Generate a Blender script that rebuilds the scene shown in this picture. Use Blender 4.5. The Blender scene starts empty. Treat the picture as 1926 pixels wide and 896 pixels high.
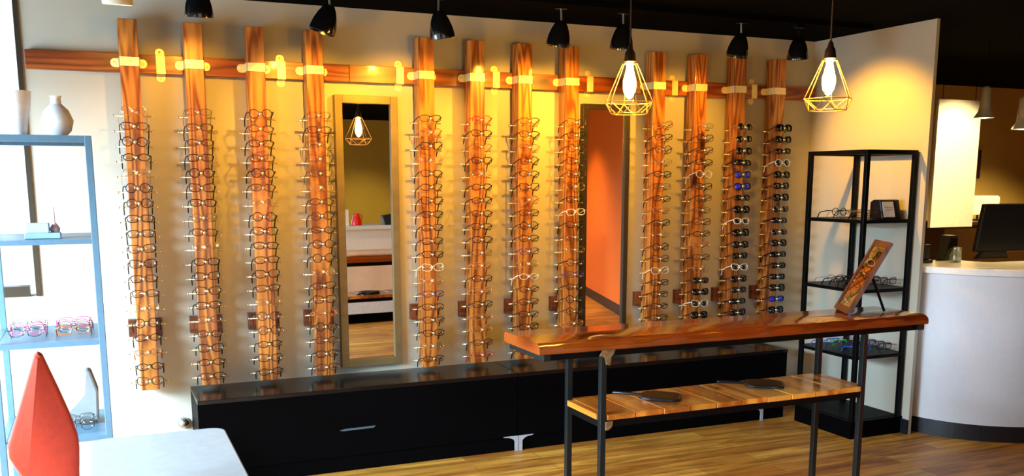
import bpy, bmesh, math, random
from mathutils import Vector, Matrix
PI = math.pi
def R(d): return math.radians(d)
sc = bpy.context.scene
COL = sc.collection
random.seed(7)

# ------------------------------------------------------------------ camera
cd = bpy.data.cameras.new('camera'); cam = bpy.data.objects.new('camera', cd); COL.objects.link(cam)
cam.location = (0, 0, 1.55); cam.rotation_euler = (R(90 - 9.55), 0, R(-23.55))
cd.sensor_width = 36; cd.lens = 1771.5 / 1926 * 36; cd.shift_y = (635.7 - 448) / 1926
cd.clip_start = .05
cd.dof.use_dof = True; cd.dof.focus_distance = 5.0; cd.dof.aperture_fstop = 5.0
sc.camera = cam
# ------------------------------------------------------------------ view, world, daylight
sc.view_settings.view_transform = 'Standard'; sc.view_settings.look = 'None'
sc.view_settings.gamma = 1; sc.view_settings.exposure = 0.0
sc.view_settings.use_curve_mapping = False
w = bpy.data.worlds.new('sky'); sc.world = w; w.use_nodes = True
bg = w.node_tree.nodes['Background']; bg.inputs[0].default_value = (.86, .94, 1, 1); bg.inputs[1].default_value = 1.5
sc.cycles.max_bounces = 8; sc.cycles.transparent_max_bounces = 16
sc.cycles.caustics_reflective = False; sc.cycles.caustics_refractive = False
sc.cycles.use_denoising = True
sc.cycles.sample_clamp_indirect = 6

def area(name, loc, rot, sx, sy, power, col):
    l = bpy.data.lights.new(name, 'AREA'); l.shape = 'RECTANGLE'; l.size = sx; l.size_y = sy
    l.energy = power; l.color = col
    o = bpy.data.objects.new(name, l); o.location = loc; o.rotation_euler = rot; COL.objects.link(o)
    return o
DAY = (.62, .81, 1)
# daylight entering through the side window, the window at the end of the display wall and the shop front
def aimed(loc, tgt): return (Vector(tgt) - Vector(loc)).to_track_quat('-Z', 'Y').to_euler()
area('daylight_side_sky', (-4.2, 1.9, 2.8), aimed((-4.2, 1.9, 2.8), (1.0, 5.0, .6)), 3.4, 1.5, 2300, DAY)
area('daylight_side', (-1.98, 4.15, 1.25), aimed((-1.98, 4.15, 1.25), (.3, 5.3, .8)), 1.5, 1.4, 135, DAY)
area('daylight_end', (-.95, 5.5, 1.75), (R(-90), 0, 0), 1.1, 1.4, 14, DAY)
area('daylight_shopfront', (0, -6.6, 3.1), aimed((0, -6.6, 3.1), (2.6, 3.4, .3)), 4.5, 1.6, 1700, DAY)

# ------------------------------------------------------------------ mesh helper
class MB:
    def __init__(s): s.bm = bmesh.new()
    def face(s, vs):
        try: return s.bm.faces.new(vs)
        except ValueError: return None
    def box(s, x0, x1, y0, y1, z0, z1, M=None):
        vs = [Vector((x, y, z)) for z in (z0, z1) for y in (y0, y1) for x in (x0, x1)]
        if M: vs = [M @ v for v in vs]
        v = [s.bm.verts.new(q) for q in vs]
        for f in ((0, 2, 3, 1), (4, 5, 7, 6), (0, 1, 5, 4), (2, 6, 7, 3), (0, 4, 6, 2), (1, 3, 7, 5)):
            s.face([v[i] for i in f])
        return s
    def tube(s, pts, r, n=8, closed=False, M=None, cap=True):
        pts = [Vector(p) for p in pts]
        if M: pts = [M @ p for p in pts]
        N = len(pts); rings = []
        rr = r if isinstance(r, (list, tuple)) else [r] * N
        for i, p in enumerate(pts):
            a = pts[(i - 1) % N] if (closed or i > 0) else p
            b = pts[(i + 1) % N] if (closed or i < N - 1) else p
            t = (b - a)
            t = t.normalized() if t.length > 1e-9 else Vector((0, 0, 1))
            ref = Vector((0, 0, 1)) if abs(t.z) < .9 else Vector((0, 1, 0))
            if rings and not closed: ref = pn if abs(pn.dot(t)) < .95 else ref
            if closed: ref = Vector((0, 1, 0)) if abs(t.y) < .9 else Vector((0, 0, 1))
            u = (ref - t * ref.dot(t)).normalized(); v = t.cross(u); pn = u
            rings.append([s.bm.verts.new(p + (u * math.cos(2 * PI * k / n) + v * math.sin(2 * PI * k / n)) * rr[i]) for k in range(n)])
        for i in range(N if closed else N - 1):
            A, B = rings[i], rings[(i + 1) % N]
            for k in range(n): s.face([A[k], A[(k + 1) % n], B[(k + 1) % n], B[k]])
        if not closed and cap: s.face(rings[0][::-1]); s.face(rings[-1])
        return s
    def lathe(s, prof, n=24, M=None, axis='Z'):
        rings = []
        for r, z in prof:
            ring = []
            for k in range(n):
                a = 2 * PI * k / n; p = Vector((r * math.cos(a), r * math.sin(a), z))
                if axis == 'Y': p = Vector((p.x, p.z, p.y))
                if M: p = M @ p
                ring.append(s.bm.verts.new(p))
            rings.append(ring)
        for A, B in zip(rings, rings[1:]):
            for k in range(n): s.face([A[k], A[(k + 1) % n], B[(k + 1) % n], B[k]])
        s.face(rings[0][::-1]); s.face(rings[-1])
        return s
    def prism(s, poly, h0, h1, axis='Z', M=None):
        def P(a, b, h): return Vector((a, b, h)) if axis == 'Z' else Vector((a, h, b)) if axis == 'Y' else Vector((h, a, b))
        A = [P(a, b, h0) for a, b in poly]; B = [P(a, b, h1) for a, b in poly]
        if M: A = [M @ p for p in A]; B = [M @ p for p in B]
        A = [s.bm.verts.new(p) for p in A]; B = [s.bm.verts.new(p) for p in B]
        s.face(A[::-1]); s.face(B)
        n = len(A)
        for i in range(n): s.face([A[i], A[(i + 1) % n], B[(i + 1) % n], B[i]])
        return s
    def mesh(s, name, mat, smooth=False, bevel=0):
        bm = s.bm
        bmesh.ops.recalc_face_normals(bm, faces=bm.faces[:])
        if bevel:
            eds = [e for e in bm.edges if len(e.link_faces) == 2 and e.calc_face_angle(0) > .6]
            bmesh.ops.bevel(bm, geom=eds, offset=bevel, segments=2, affect='EDGES', profile=.5)
        me = bpy.data.meshes.new(name); bm.to_mesh(me); bm.free()
        if mat: me.materials.append(mat)
        if smooth:
            for p in me.polygons: p.use_smooth = True
        return me
    def build(s, name, mat, parent=None, smooth=False, bevel=0, loc=None):
        o = bpy.data.objects.new(name, s.mesh(name, mat, smooth, bevel)); COL.objects.link(o)
        if parent: o.parent = parent
        if loc: o.location = loc
        if smooth:
            try: o.data.set_sharp_from_angle(angle=R(40))
            except Exception: pass
        return o
def link(name, me, parent=None, loc=(0, 0, 0), rot=(0, 0, 0)):
    o = bpy.data.objects.new(name, me); COL.objects.link(o); o.location = loc; o.rotation_euler = rot
    if parent: o.parent = parent
    return o
def tag(o, label, cat, group=None, kind=None):
    o['label'] = label; o['category'] = cat
    if group: o['group'] = group
    if kind: o['kind'] = kind
    return o
def thing(name, label, cat, loc=(0, 0, 0), rz=0, group=None):
    o = bpy.data.objects.new(name, None); COL.objects.link(o); o.location = loc; o.rotation_euler = (0, 0, rz)
    o.empty_display_size = .05
    return tag(o, label, cat, group)
def struct(name, mb, mat, parent=None, **k):
    o = mb.build(name, mat, parent, **k)
    if not parent: o['kind'] = 'structure'
    return o
def copy_tree(o, parent=None):
    c = o.copy(); COL.objects.link(c); c.parent = parent
    for ch in list(o.children): copy_tree(ch, c)
    return c

# ------------------------------------------------------------------ materials
def new(name):
    m = bpy.data.materials.new(name); m.use_nodes = True
    nt = m.node_tree; return m, nt, nt.nodes['Principled BSDF'], nt.nodes, nt.links
def plain(name, col, rough=.5, metal=0, var=.06, scale=30, bump=0, spec=.5, coat=0):
    m, nt, b, N, L = new(name)
    b.inputs['Roughness'].default_value = rough; b.inputs['Metallic'].default_value = metal
    b.inputs['Specular IOR Level'].default_value = spec
    b.inputs['Coat Weight'].default_value = coat
    tc = N.new('ShaderNodeTexCoord'); no = N.new('ShaderNodeTexNoise'); no.inputs['Scale'].default_value = scale; no.inputs['Detail'].default_value = 3
    L.new(tc.outputs['Object'], no.inputs['Vector'])
    cr = N.new('ShaderNodeValToRGB'); e = cr.color_ramp.elements
    e[0].position = .3; e[1].position = .7
    e[0].color = (*[c * (1 - var) for c in col], 1); e[1].color = (*[min(1, c * (1 + var)) for c in col], 1)
    L.new(no.outputs['Fac'], cr.inputs[0]); L.new(cr.outputs[0], b.inputs['Base Color'])
    if bump:
        bp = N.new('ShaderNodeBump'); bp.inputs['Strength'].default_value = bump; bp.inputs['Distance'].default_value = .002
        L.new(no.outputs['Fac'], bp.inputs['Height']); L.new(bp.outputs[0], b.inputs['Normal'])
    return m
def wood(name, axis, dark, mid, light, ring=9, rough=.35, knots=True, coat=0, contrast=1, per_object=True):
    m, nt, b, N, L = new(name)
    tc = N.new('ShaderNodeTexCoord'); oi = N.new('ShaderNodeObjectInfo')
    ad = N.new('ShaderNodeVectorMath'); ad.operation = 'ADD'
    mu = N.new('ShaderNodeMath'); mu.operation = 'MULTIPLY'; mu.inputs[1].default_value = 13.7 if per_object else 0
    L.new(oi.outputs['Random'], mu.inputs[0]); L.new(tc.outputs['Object'], ad.inputs[0]); L.new(mu.outputs[0], ad.inputs[1])
    mp = N.new('ShaderNodeMapping'); s = [1, 1, 1]; s['XYZ'.index(axis)] = .09; mp.inputs['Scale'].default_value = s
    L.new(ad.outputs[0], mp.inputs['Vector'])
    no = N.new('ShaderNodeTexNoise'); no.inputs['Scale'].default_value = ring; no.inputs['Detail'].default_value = 2; no.inputs['Roughness'].default_value = .4
    L.new(mp.outputs[0], no.inputs['Vector'])
    mm = N.new('ShaderNodeMath'); mm.operation = 'MULTIPLY'; mm.inputs[1].default_value = 9 * contrast
    L.new(no.outputs['Fac'], mm.inputs[0])
    sn = N.new('ShaderNodeMath'); sn.operation = 'SINE'
    m3 = N.new('ShaderNodeMath'); m3.operation = 'MULTIPLY'; m3.inputs[1].default_value = 6.28
    L.new(mm.outputs[0], m3.inputs[0]); L.new(m3.outputs[0], sn.inputs[0])
    h = N.new('ShaderNodeMath'); h.operation = 'MULTIPLY_ADD'; h.inputs[1].default_value = .5; h.inputs[2].default_value = .5
    L.new(sn.outputs[0], h.inputs[0])
    fi = N.new('ShaderNodeTexNoise'); fi.inputs['Scale'].default_value = 160; fi.inputs['Detail'].default_value = 4
    L.new(mp.outputs[0], fi.inputs['Vector'])
    mx = N.new('ShaderNodeMath'); mx.operation = 'MULTIPLY_ADD'; mx.inputs[1].default_value = .35; 
    L.new(fi.outputs['Fac'], mx.inputs[0]); 
    h2 = N.new('ShaderNodeMath'); h2.operation = 'MULTIPLY'; h2.inputs[1].default_value = .65
    L.new(h.outputs[0], h2.inputs[0]); L.new(h2.outputs[0], mx.inputs[2])
    cr = N.new('ShaderNodeValToRGB'); e = cr.color_ramp.elements
    e[0].position = .08; e[0].color = (*light, 1); e[1].position = .95; e[1].color = (*dark, 1)
    q = e.new(.55); q.color = (*mid, 1)
    L.new(mx.outputs[0], cr.inputs[0])
    out = cr.outputs[0]
    if knots:
        mp2 = N.new('ShaderNodeMapping'); s2 = [5.5, 5.5, 5.5]; s2['XYZ'.index(axis)] = 2.6; mp2.inputs['Scale'].default_value = s2
        wn = N.new('ShaderNodeTexNoise'); wn.inputs['Scale'].default_value = 8
        L.new(ad.outputs[0], wn.inputs['Vector'])
        av = N.new('ShaderNodeVectorMath'); av.operation = 'MULTIPLY_ADD'; av.inputs[1].default_value = (.04, .04, .04)
        L.new(wn.outputs['Color'], av.inputs[0]); L.new(ad.outputs[0], av.inputs[2]); L.new(av.outputs[0], mp2.inputs['Vector'])
        vo = N.new('ShaderNodeTexVoronoi'); vo.inputs['Scale'].default_value = 1; L.new(mp2.outputs[0], vo.inputs['Vector'])
        kr = N.new('ShaderNodeValToRGB'); ke = kr.color_ramp.elements
        ke[0].position = .07; ke[0].color = (1, 1, 1, 1); ke[1].position = .2; ke[1].color = (0, 0, 0, 1)
        L.new(vo.outputs['Distance'], kr.inputs[0])
        mc = N.new('ShaderNodeMixRGB'); mc.inputs[2].default_value = (*[c * .35 for c in dark], 1)
        L.new(kr.outputs[0], mc.inputs[0]); L.new(out, mc.inputs[1]); out = mc.outputs[0]
    hs = N.new('ShaderNodeHueSaturation'); 
    vr = N.new('ShaderNodeMath'); vr.operation = 'MULTIPLY_ADD'; vr.inputs[1].default_value = .35 if per_object else 0; vr.inputs[2].default_value = .82 if per_object else 1
    L.new(oi.outputs['Random'], vr.inputs[0]); L.new(vr.outputs[0], hs.inputs['Value']); L.new(out, hs.inputs['Color'])
    L.new(hs.outputs[0], b.inputs['Base Color'])
    b.inputs['Roughness'].default_value = rough; b.inputs['Coat Weight'].default_value = coat; b.inputs['Coat Roughness'].default_value = .08
    bp = N.new('ShaderNodeBump'); bp.inputs['Strength'].default_value = .15; bp.inputs['Distance'].default_value = .002
    L.new(mx.outputs[0], bp.inputs['Height']); L.new(bp.outputs[0], b.inputs['Normal'])
    return m
def clear(name, tint, gloss):
    m, nt, b, N, L = new(name); N.remove(b)
    t = N.new('ShaderNodeBsdfTransparent'); t.inputs[0].default_value = (*tint, 1)
    g = N.new('ShaderNodeBsdfGlossy'); g.inputs['Roughness'].default_value = .03
    x = N.new('ShaderNodeMixShader'); x.inputs[0].default_value = gloss
    L.new(t.outputs[0], x.inputs[1]); L.new(g.outputs[0], x.inputs[2]); L.new(x.outputs[0], N['Material Output'].inputs[0])
    return m
def emit(name, col, st):
    m, nt, b, N, L = new(name)
    b.inputs['Base Color'].default_value = (*col, 1); b.inputs['Emission Color'].default_value = (*col, 1); b.inputs['Emission Strength'].default_value = st
    return m

M_wall = plain('wall_paint', (.50, .475, .38), .85, var=.03, scale=3, spec=.2)
M_annex = plain('annex_wall_paint', (.42, .30, .10), .85, var=.05, scale=3, spec=.2)
M_olive = plain('olive_wall_paint', (.34, .30, .06), .85, var=.05, scale=3, spec=.2)
M_ceil = plain('black_ceiling_paint', (.0015, .0015, .0015), .95, spec=.02)
M_base = plain('black_baseboard', (.006, .007, .01), .4)
M_black = plain('black_laminate', (.001, .001, .0015), .5, spec=.04)
M_btop = plain('black_gloss_laminate', (.002, .0023, .004), .2, spec=.4)
M_blackm = plain('black_metal', (.0015, .002, .0025), .4, spec=.12)
M_bluem = plain('raw_steel_tube', (.007, .014, .017), .3, metal=.3)
M_shade = plain('gloss_black_shade', (.004, .004, .005), .12, spec=.6, coat=.6)
M_silver = plain('brushed_silver', (.6, .6, .56), .3, metal=1)
M_gold = plain('polished_brass', (1.0, .84, .42), .35, metal=.35, var=.03)
M_peg = plain('brass_peg', (.95, .78, .42), .2, metal=.8, var=.03)
M_cage = plain('brass_wire', (.42, .25, .09), .35, metal=.5)
M_sock = plain('dark_bronze_socket', (.06, .03, .012), .35, metal=.6)
M_bulb = emit('amber_bulb', (1, .47, .04), 420)
M_post = wood('stained_post_wood', 'Z', (.12, .020, .003), (.44, .125, .016), (.66, .25, .04), contrast=1.25, ring=9, rough=.33, coat=.25)
M_rail = wood('stained_rail_wood', 'X', (.10, .016, .003), (.26, .055, .008), (.38, .10, .016), ring=7, rough=.35, knots=True, coat=.2)
M_block = wood('dark_block_wood', 'X', (.06, .014, .004), (.15, .035, .008), (.2, .055, .014), ring=9, rough=.4, knots=False)
M_top = wood('lacquered_table_wood', 'X', (.10, .012, .002), (.28, .045, .004), (.42, .09, .008), contrast=.45, ring=3, rough=.16, coat=.8, per_object=False)
M_plank = wood('shelf_plank_wood', 'Y', (.36, .075, .008), (.80, .26, .03), (.95, .42, .06), contrast=.35, ring=6, rough=.22, coat=.5, knots=True)
M_bronze = plain('bronze_mirror_frame', (.20, .155, .07), .35, metal=.35, var=.12, scale=14)
M_mirror = plain('mirror_glass', (.93, .93, .92), .0, metal=1, var=0)
M_white = plain('white_laminate', (.72, .74, .76), .3)
M_whitep = plain('white_panel', (.86, .82, .68), .6)
M_red = plain('red_upholstery', (.62, .042, .012), .65, var=.08, scale=60, bump=.3)
M_blackpl = plain('black_plastic', (.01, .01, .011), .25)
M_card = plain('white_card', (.85, .85, .82), .5, var=.02)
M_grey = plain('grey_fabric', (.28, .31, .31), .8)
M_glassc = clear('clear_glass', (.92, .95, .95), .12)
M_lens = clear('clear_lens', (.96, .96, .96), .03)
M_pane = clear('window_glass', (.97, .99, 1), .05)
def lensmat(name, col, rough=.05):
    return plain(name, col, rough, spec=.8, var=0, coat=.5)
M_dark = lensmat('dark_sunglass_lens', (.004, .004, .005)); M_blue = lensmat('blue_mirror_lens', (.01, .02, .55)); 
FR = dict(black=plain('black_acetate', (.004, .003, .003), .35, spec=.3), brown=plain('brown_acetate', (.03, .008, .003), .35, spec=.3, var=.3),
          tortoise=plain('tortoise_acetate', (.06, .018, .005), .3, spec=.4, var=.7, scale=90), red=plain('red_acetate', (.5, .03, .015), .2, coat=.4),
          gold=plain('gold_wire', (.8, .5, .18), .25, metal=.9), cream=plain('cream_acetate', (.85, .76, .55), .3, coat=.3),
          purple=plain('purple_acetate', (.06, .015, .10), .2, coat=.4), grey=plain('gunmetal_wire', (.035, .025, .02), .4, metal=.3),
          white=plain('white_acetate', (.88, .84, .74), .3, coat=.3), amber=plain('amber_acetate', (.45, .14, .03), .2, coat=.4, var=.4, scale=60),
          blue=plain('blue_acetate', (.02, .12, .6), .25, coat=.3), green=plain('green_acetate', (.03, .42, .08), .25, coat=.3), pink=plain('pink_acetate', (.7, .16, .28), .25, coat=.3))

def floor_mat():
    m, nt, b, N, L = new('plank_floor')
    tc = N.new('ShaderNodeTexCoord'); mp = N.new('ShaderNodeMapping')
    L.new(tc.outputs['Object'], mp.inputs['Vector'])
    br = N.new('ShaderNodeTexBrick'); br.offset = .37; br.inputs['Scale'].default_value = 1
    br.inputs['Brick Width'].default_value = 1.1; br.inputs['Row Height'].default_value = .125; br.inputs['Mortar Size'].default_value = .0012
    br.inputs['Color1'].default_value = (.92, .47, .07, 1); br.inputs['Color2'].default_value = (.55, .20, .022, 1); br.inputs['Mortar'].default_value = (.07, .03, .01, 1)
    L.new(mp.outputs[0], br.inputs['Vector'])
    m2 = N.new('ShaderNodeMapping'); m2.inputs['Scale'].default_value = (.8, 7, 1); L.new(tc.outputs['Object'], m2.inputs['Vector'])
    no = N.new('ShaderNodeTexNoise'); no.inputs['Scale'].default_value = 2.4; no.inputs['Detail'].default_value = 6; no.inputs['Roughness'].default_value = .6; no.inputs['Distortion'].default_value = .6
    L.new(m2.outputs[0], no.inputs['Vector'])
    cr = N.new('ShaderNodeValToRGB'); e = cr.color_ramp.elements; e[0].position = .38; e[0].color = (.35, .26, .18, 1); e[1].position = .62; e[1].color = (1.0, 1.0, 1.0, 1)
    L.new(no.outputs['Fac'], cr.inputs[0])
    mx = N.new('ShaderNodeMixRGB'); mx.blend_type = 'MULTIPLY'; mx.inputs[0].default_value = .85
    L.new(br.outputs['Color'], mx.inputs[1]); L.new(cr.outputs[0], mx.inputs[2]); L.new(mx.outputs[0], b.inputs['Base Color'])
    b.inputs['Roughness'].default_value = .46
    bp = N.new('ShaderNodeBump'); bp.inputs['Strength'].default_value = .1; bp.inputs['Distance'].default_value = .002
    L.new(no.outputs['Fac'], bp.inputs['Height']); L.new(bp.outputs[0], b.inputs['Normal'])
    return m
M_floor = floor_mat()
def dots_mat(name, base, hole, scale, rough=.5, thr=.28):
    m, nt, b, N, L = new(name)
    tc = N.new('ShaderNodeTexCoord'); vo = N.new('ShaderNodeTexVoronoi'); vo.inputs['Scale'].default_value = scale; vo.inputs['Randomness'].default_value = 0
    L.new(tc.outputs['Object'], vo.inputs['Vector'])
    cr = N.new('ShaderNodeValToRGB'); e = cr.color_ramp.elements; e[0].position = thr; e[0].color = (*hole, 1); e[1].position = thr + .06; e[1].color = (*base, 1)
    L.new(vo.outputs['Distance'], cr.inputs[0]); L.new(cr.outputs[0], b.inputs['Base Color']); b.inputs['Roughness'].default_value = rough
    return m
M_orange = dots_mat('orange_textured_panel', (.85, .17, .008), (.50, .08, .004), 34)
M_perf = dots_mat('perforated_white_panel', (.8, .8, .78), (.25, .24, .2), 30)

# ------------------------------------------------------------------ room shell
YW = 5.197; ZC = 2.46; YF = YW - .127
struct('floor', MB().box(-2, 10.5, -4.2, YW + .12, -.1, 0).box(4.38, 10.5, YW + .12, 7.12, -.1, 0), M_floor)
struct('ceiling', MB().box(-2, 10.5, -4.2, YW + .12, ZC, ZC + .1).box(4.38, 10.5, YW + .12, 7.12, ZC, ZC + .1), M_ceil)
WX = -.285
wb = MB(); wb.box(WX, 4.48, YW, YW + .12, 0, ZC); wb.box(-1.6, WX, YW, YW + .12, 0, .98); wb.box(-2, -1.6, YW, YW + .12, 0, ZC)
struct('wall_back', wb, M_wall)
wr = MB(); wr.box(4.48, 4.503, 4.18, YW + .12, 0, ZC); struct('wall_right', wr, M_wall)
wl = MB(); wl.box(-2, -1.88, -4.2, .3, 0, ZC); wl.box(-2, -1.88, .3, 5.0, 0, .4); wl.box(-2, -1.88, 5.0, YW + .12, 0, ZC); wl.box(-2, -1.88, .3, 5.0, 2.12, ZC)
struct('wall_left', wl, M_wall)
wf = MB(); wf.box(-2, -1.3, -4.2, -4.08, 0, ZC); wf.box(-1.3, 2.6, -4.2, -4.08, 0, .12); wf.box(-1.3, 2.6, -4.2, -4.08, 2.2, ZC); wf.box(2.6, 10.5, -4.2, -4.08, 0, ZC)
struct('wall_front', wf, M_olive)
# annex behind the partition
struct('wall_annex_back', MB().box(4.48, 10.5, 7.0, 7.12, 0, ZC), M_annex)
struct('wall_annex_left', MB().box(4.38, 4.48, YW + .12, 7.0, 0, ZC), M_annex)
struct('wall_annex_right', MB().box(10.38, 10.5, -4.08, 7.0, 0, ZC), M_annex)
struct('baseboard_back', MB().box(WX, .385, YW - .012, YW, 0, .09), M_white)
struct('baseboard_right', MB().box(4.468, 4.48, 4.18, YW, 0, .09), M_base)
def window(name, fr, pane):
    o = fr.build(name, M_bronzedark); o['kind'] = 'structure'
    pane.build('window_pane', M_pane, o); return o
M_bronzedark = plain('dark_bronze_frame', (.045, .032, .018), .4, metal=.3)
f = MB(); f.box(WX - .022, WX, YW - .01, YW + .06, .98, ZC); f.box(-1.6, -1.55, YW - .01, YW + .06, .98, ZC)
f.box(-1.55, WX - .05, YW - .01, YW + .06, .98, 1.03); f.box(-1.55, WX - .05, YW - .01, YW + .06, ZC - .05, ZC); 
window('window_1', f, MB().box(-1.55, WX - .05, YW + .02, YW + .026, 1.03, ZC - .05))
f = MB()
for y in (.3, 2.6, 4.94): f.box(-1.96, -1.9, y, y + .06, .4, 2.12)
f.box(-1.96, -1.9, .3, 5, .4, .46); f.box(-1.96, -1.9, .3, 5, 2.06, 2.12)
window('window_2', f, MB().box(-1.935, -1.93, .36, 4.94, .46, 2.06))
f = MB()
for x in (-1.3, -.02, 1.26, 2.54): f.box(x, x + .06, -4.16, -4.1, .12, 2.2)
f.box(-1.3, 2.6, -4.16, -4.1, .12, .18); f.box(-1.3, 2.6, -4.16, -4.1, 2.14, 2.2)
window('window_3', f, MB().box(-1.24, 2.54, -4.135, -4.13, .18, 2.14))

# ------------------------------------------------------------------ wall rail with straps
rail = thing('wall_rail', 'long stained wooden rail running along the wall behind the upright posts', 'rail', (-.27, YW - .038, 2.07))
for a, b in ((0, 1.56), (1.563, 2.52), (2.523, 3.62), (3.623, 4.74)):
    MB().box(a, b, 0, .038, 0, .0895).build('board', M_rail, rail, bevel=.002)
def strap_mesh(vertical):
    """flat metal strap in a U round the timber with round screwed ears"""
    mb = MB()
    return mb
for x in (.335, .93, 1.575, 2.15, 2.76, 3.36, 3.97):
    mb = MB(); X = x + .27; w2 = .021
    mb.box(X - w2, X + w2, -.003, 0, -.002, .0915)
    mb.box(X - w2, X + w2, -.003, .038, .0895, .0915); mb.box(X - w2, X + w2, -.003, .038, -.002, 0)
    for z0, s in ((.0915, 1), (-.002, -1)):
        poly = [(X - w2, z0), (X - w2, z0 + s * .016)] + [(X - w2 * math.cos(PI * k / 8), z0 + s * (.016 + w2 * .9 * math.sin(PI * k / 8))) for k in range(1, 8)] + [(X + w2, z0 + s * .016), (X + w2, z0)]
        mb.prism(poly, .0335, .0365, 'Y')
        mb.lathe([(.007, -.003), (.006, -.001), (.0, 0)][::-1] if 0 else [(.002, -.0035), (.007, -.002), (.007, 0)], 10, Matrix.Translation((X, .0335, z0 + s * .018)), 'Y')
    mb.build('strap', M_gold, rail)

# ------------------------------------------------------------------ display posts
XR = [.232, .532, .832, 1.132, 1.744, 2.042, 2.338, 2.640, 3.237, 3.540, 3.839, 4.150]
ZT, ZBOT, PW = 2.314, .483, .089
ROWZ = [1.878 - i * (1.878 - .542) / 18 for i in range(19)]
beam = MB().box(-PW / 2, PW / 2, 0, PW, 0, ZT - ZBOT).mesh('beam', M_post, bevel=.003)
mb = MB(); hw = PW / 2 + .003; sh = .021
mb.box(-hw, hw, -.003, 0, -sh, sh); mb.box(-hw, -PW / 2, -.003, PW, -sh, sh); mb.box(PW / 2, hw, -.003, PW, -sh, sh)
for s in (-1, 1):
    x0 = s * hw; poly = [(x0, -sh), (x0 + s * .018, -sh)] + [(x0 + s * (.018 + sh * .9 * math.sin(PI * k / 8)), -sh * math.cos(PI * k / 8)) for k in range(1, 8)] + [(x0 + s * .018, sh), (x0, sh)]
    mb.prism(poly, PW - .0035, PW - .0005, 'Y')
    mb.lathe([(.002, -.0035), (.007, -.002), (.007, 0)], 10, Matrix.Translation((x0 + s * .02, PW - .0035, 0)), 'Y')
mb.lathe([(.002, -.0025), (.005, -.0015), (.005, 0)], 10, Matrix.Translation((0, -.003, 0)), 'Y')
strap = mb.mesh('strap', M_gold)
pegs = MB().tube([(-.088, 0, 0), (.088, 0, 0)], .0042, 8)
for s in (-1, 1): pegs.tube([(s * .088, 0, 0), (s * .092, 0, 0)], .0058, 8)
pegs = pegs.mesh('side_peg', M_peg, smooth=True)
nose = MB(); nose.tube([(0, 0, 0), (0, -.058, 0)], .003, 6)
nose.lathe([(.001, -.009), (.0055, -.0075), (.009, -.003), (.0095, .001), (.0085, .005), (.004, .0085), (.001, .009)], 12, Matrix.Translation((0, -.063, 0)), 'Y')
nose = nose.mesh('nose_peg', M_peg, smooth=True)
block = MB().box(-.082, .082, -.038, 0, -.045, .045).mesh('standoff_block', M_block, bevel=.002)
ORD = ['first', 'second', 'third', 'fourth', 'fifth', 'sixth', 'seventh', 'eighth', 'ninth', 'tenth', 'eleventh', 'twelfth', 'thirteenth', 'fourteenth', 'fifteenth', 'sixteenth', 'seventeenth', 'eighteenth', 'nineteenth']
PLBL = ['orange-brown post left of the black bench, nearest the window', 'second wooden eyewear post from the left, above the bench left end',
        'third wooden eyewear post from the left, one post before the mirror-side post', 'wooden eyewear post just left of the tall framed mirror',
        'pale plain wooden eyewear post just right of the tall bronze framed mirror', 'wooden eyewear post with a knot near its top, sixth from the left',
        'seventh wooden eyewear post from the left, behind the left table corner', 'wooden eyewear post just left of the mirror showing an orange panel',
        'wooden eyewear post beside the left hanging cage lamp, right of the second mirror', 'tenth wooden post from the left, clear glasses above and sunglasses below',
        'wooden post of sunglasses with white cat-eye pair, second from the right', 'rightmost wooden post, carrying only sunglasses, nearest the corner']
for i, xr in enumerate(XR):
    p = thing('display_post', PLBL[i], 'display post', (xr - PW / 2, YF, ZBOT), 0, 'wooden eyewear display posts')
    link('beam', beam, p); link('strap', strap, p, (0, 0, 2.1147 - ZBOT))
    link('standoff_block', block, p, (-.002, .127, .795 - ZBOT))
    for z in ROWZ:
        link('nose_peg', nose, p, (0, 0, z - ZBOT)); link('side_peg', pegs, p, (0, .032, z - .021 - ZBOT))

# ------------------------------------------------------------------ eyewear
def rim_curve(shape, n=28):
    pts = []
    for k in range(n):
        a = 2 * PI * k / n; c, s = math.cos(a), math.sin(a)
        if shape == 'round': x, z = .0235 * c, .0225 * s
        elif shape == 'oval': x, z = .026 * c, .017 * s
        elif shape == 'cateye':
            e = .75; x = .027 * math.copysign(abs(c) ** e, c); z = .0195 * math.copysign(abs(s) ** e, s)
            z += .25 * max(0, x) * (1 if s > -.2 else .2); 
        elif shape == 'aviator':
            x = .027 * math.copysign(abs(c) ** .8, c); z = (.019 if s > 0 else .024) * math.copysign(abs(s) ** .8, s)
        elif shape == 'wrap':
            e = .6; x = .031 * math.copysign(abs(c) ** e, c); z = .0165 * math.copysign(abs(s) ** e, s)
        elif shape == 'big':
            e = .7; x = .0285 * math.copysign(abs(c) ** e, c); z = .0225 * math.copysign(abs(s) ** e, s) 
            if s < 0: x *= .93
        else:
            e = .62; x = .0265 * math.copysign(abs(c) ** e, c); z = .0175 * math.copysign(abs(s) ** e, s)
            if s < 0: x *= .9
        pts.append((x, z))
    return pts
CX = dict(round=.0325, oval=.034, cateye=.034, aviator=.0345, wrap=.034, big=.0345, rect=.0335)
FC = {}
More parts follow.
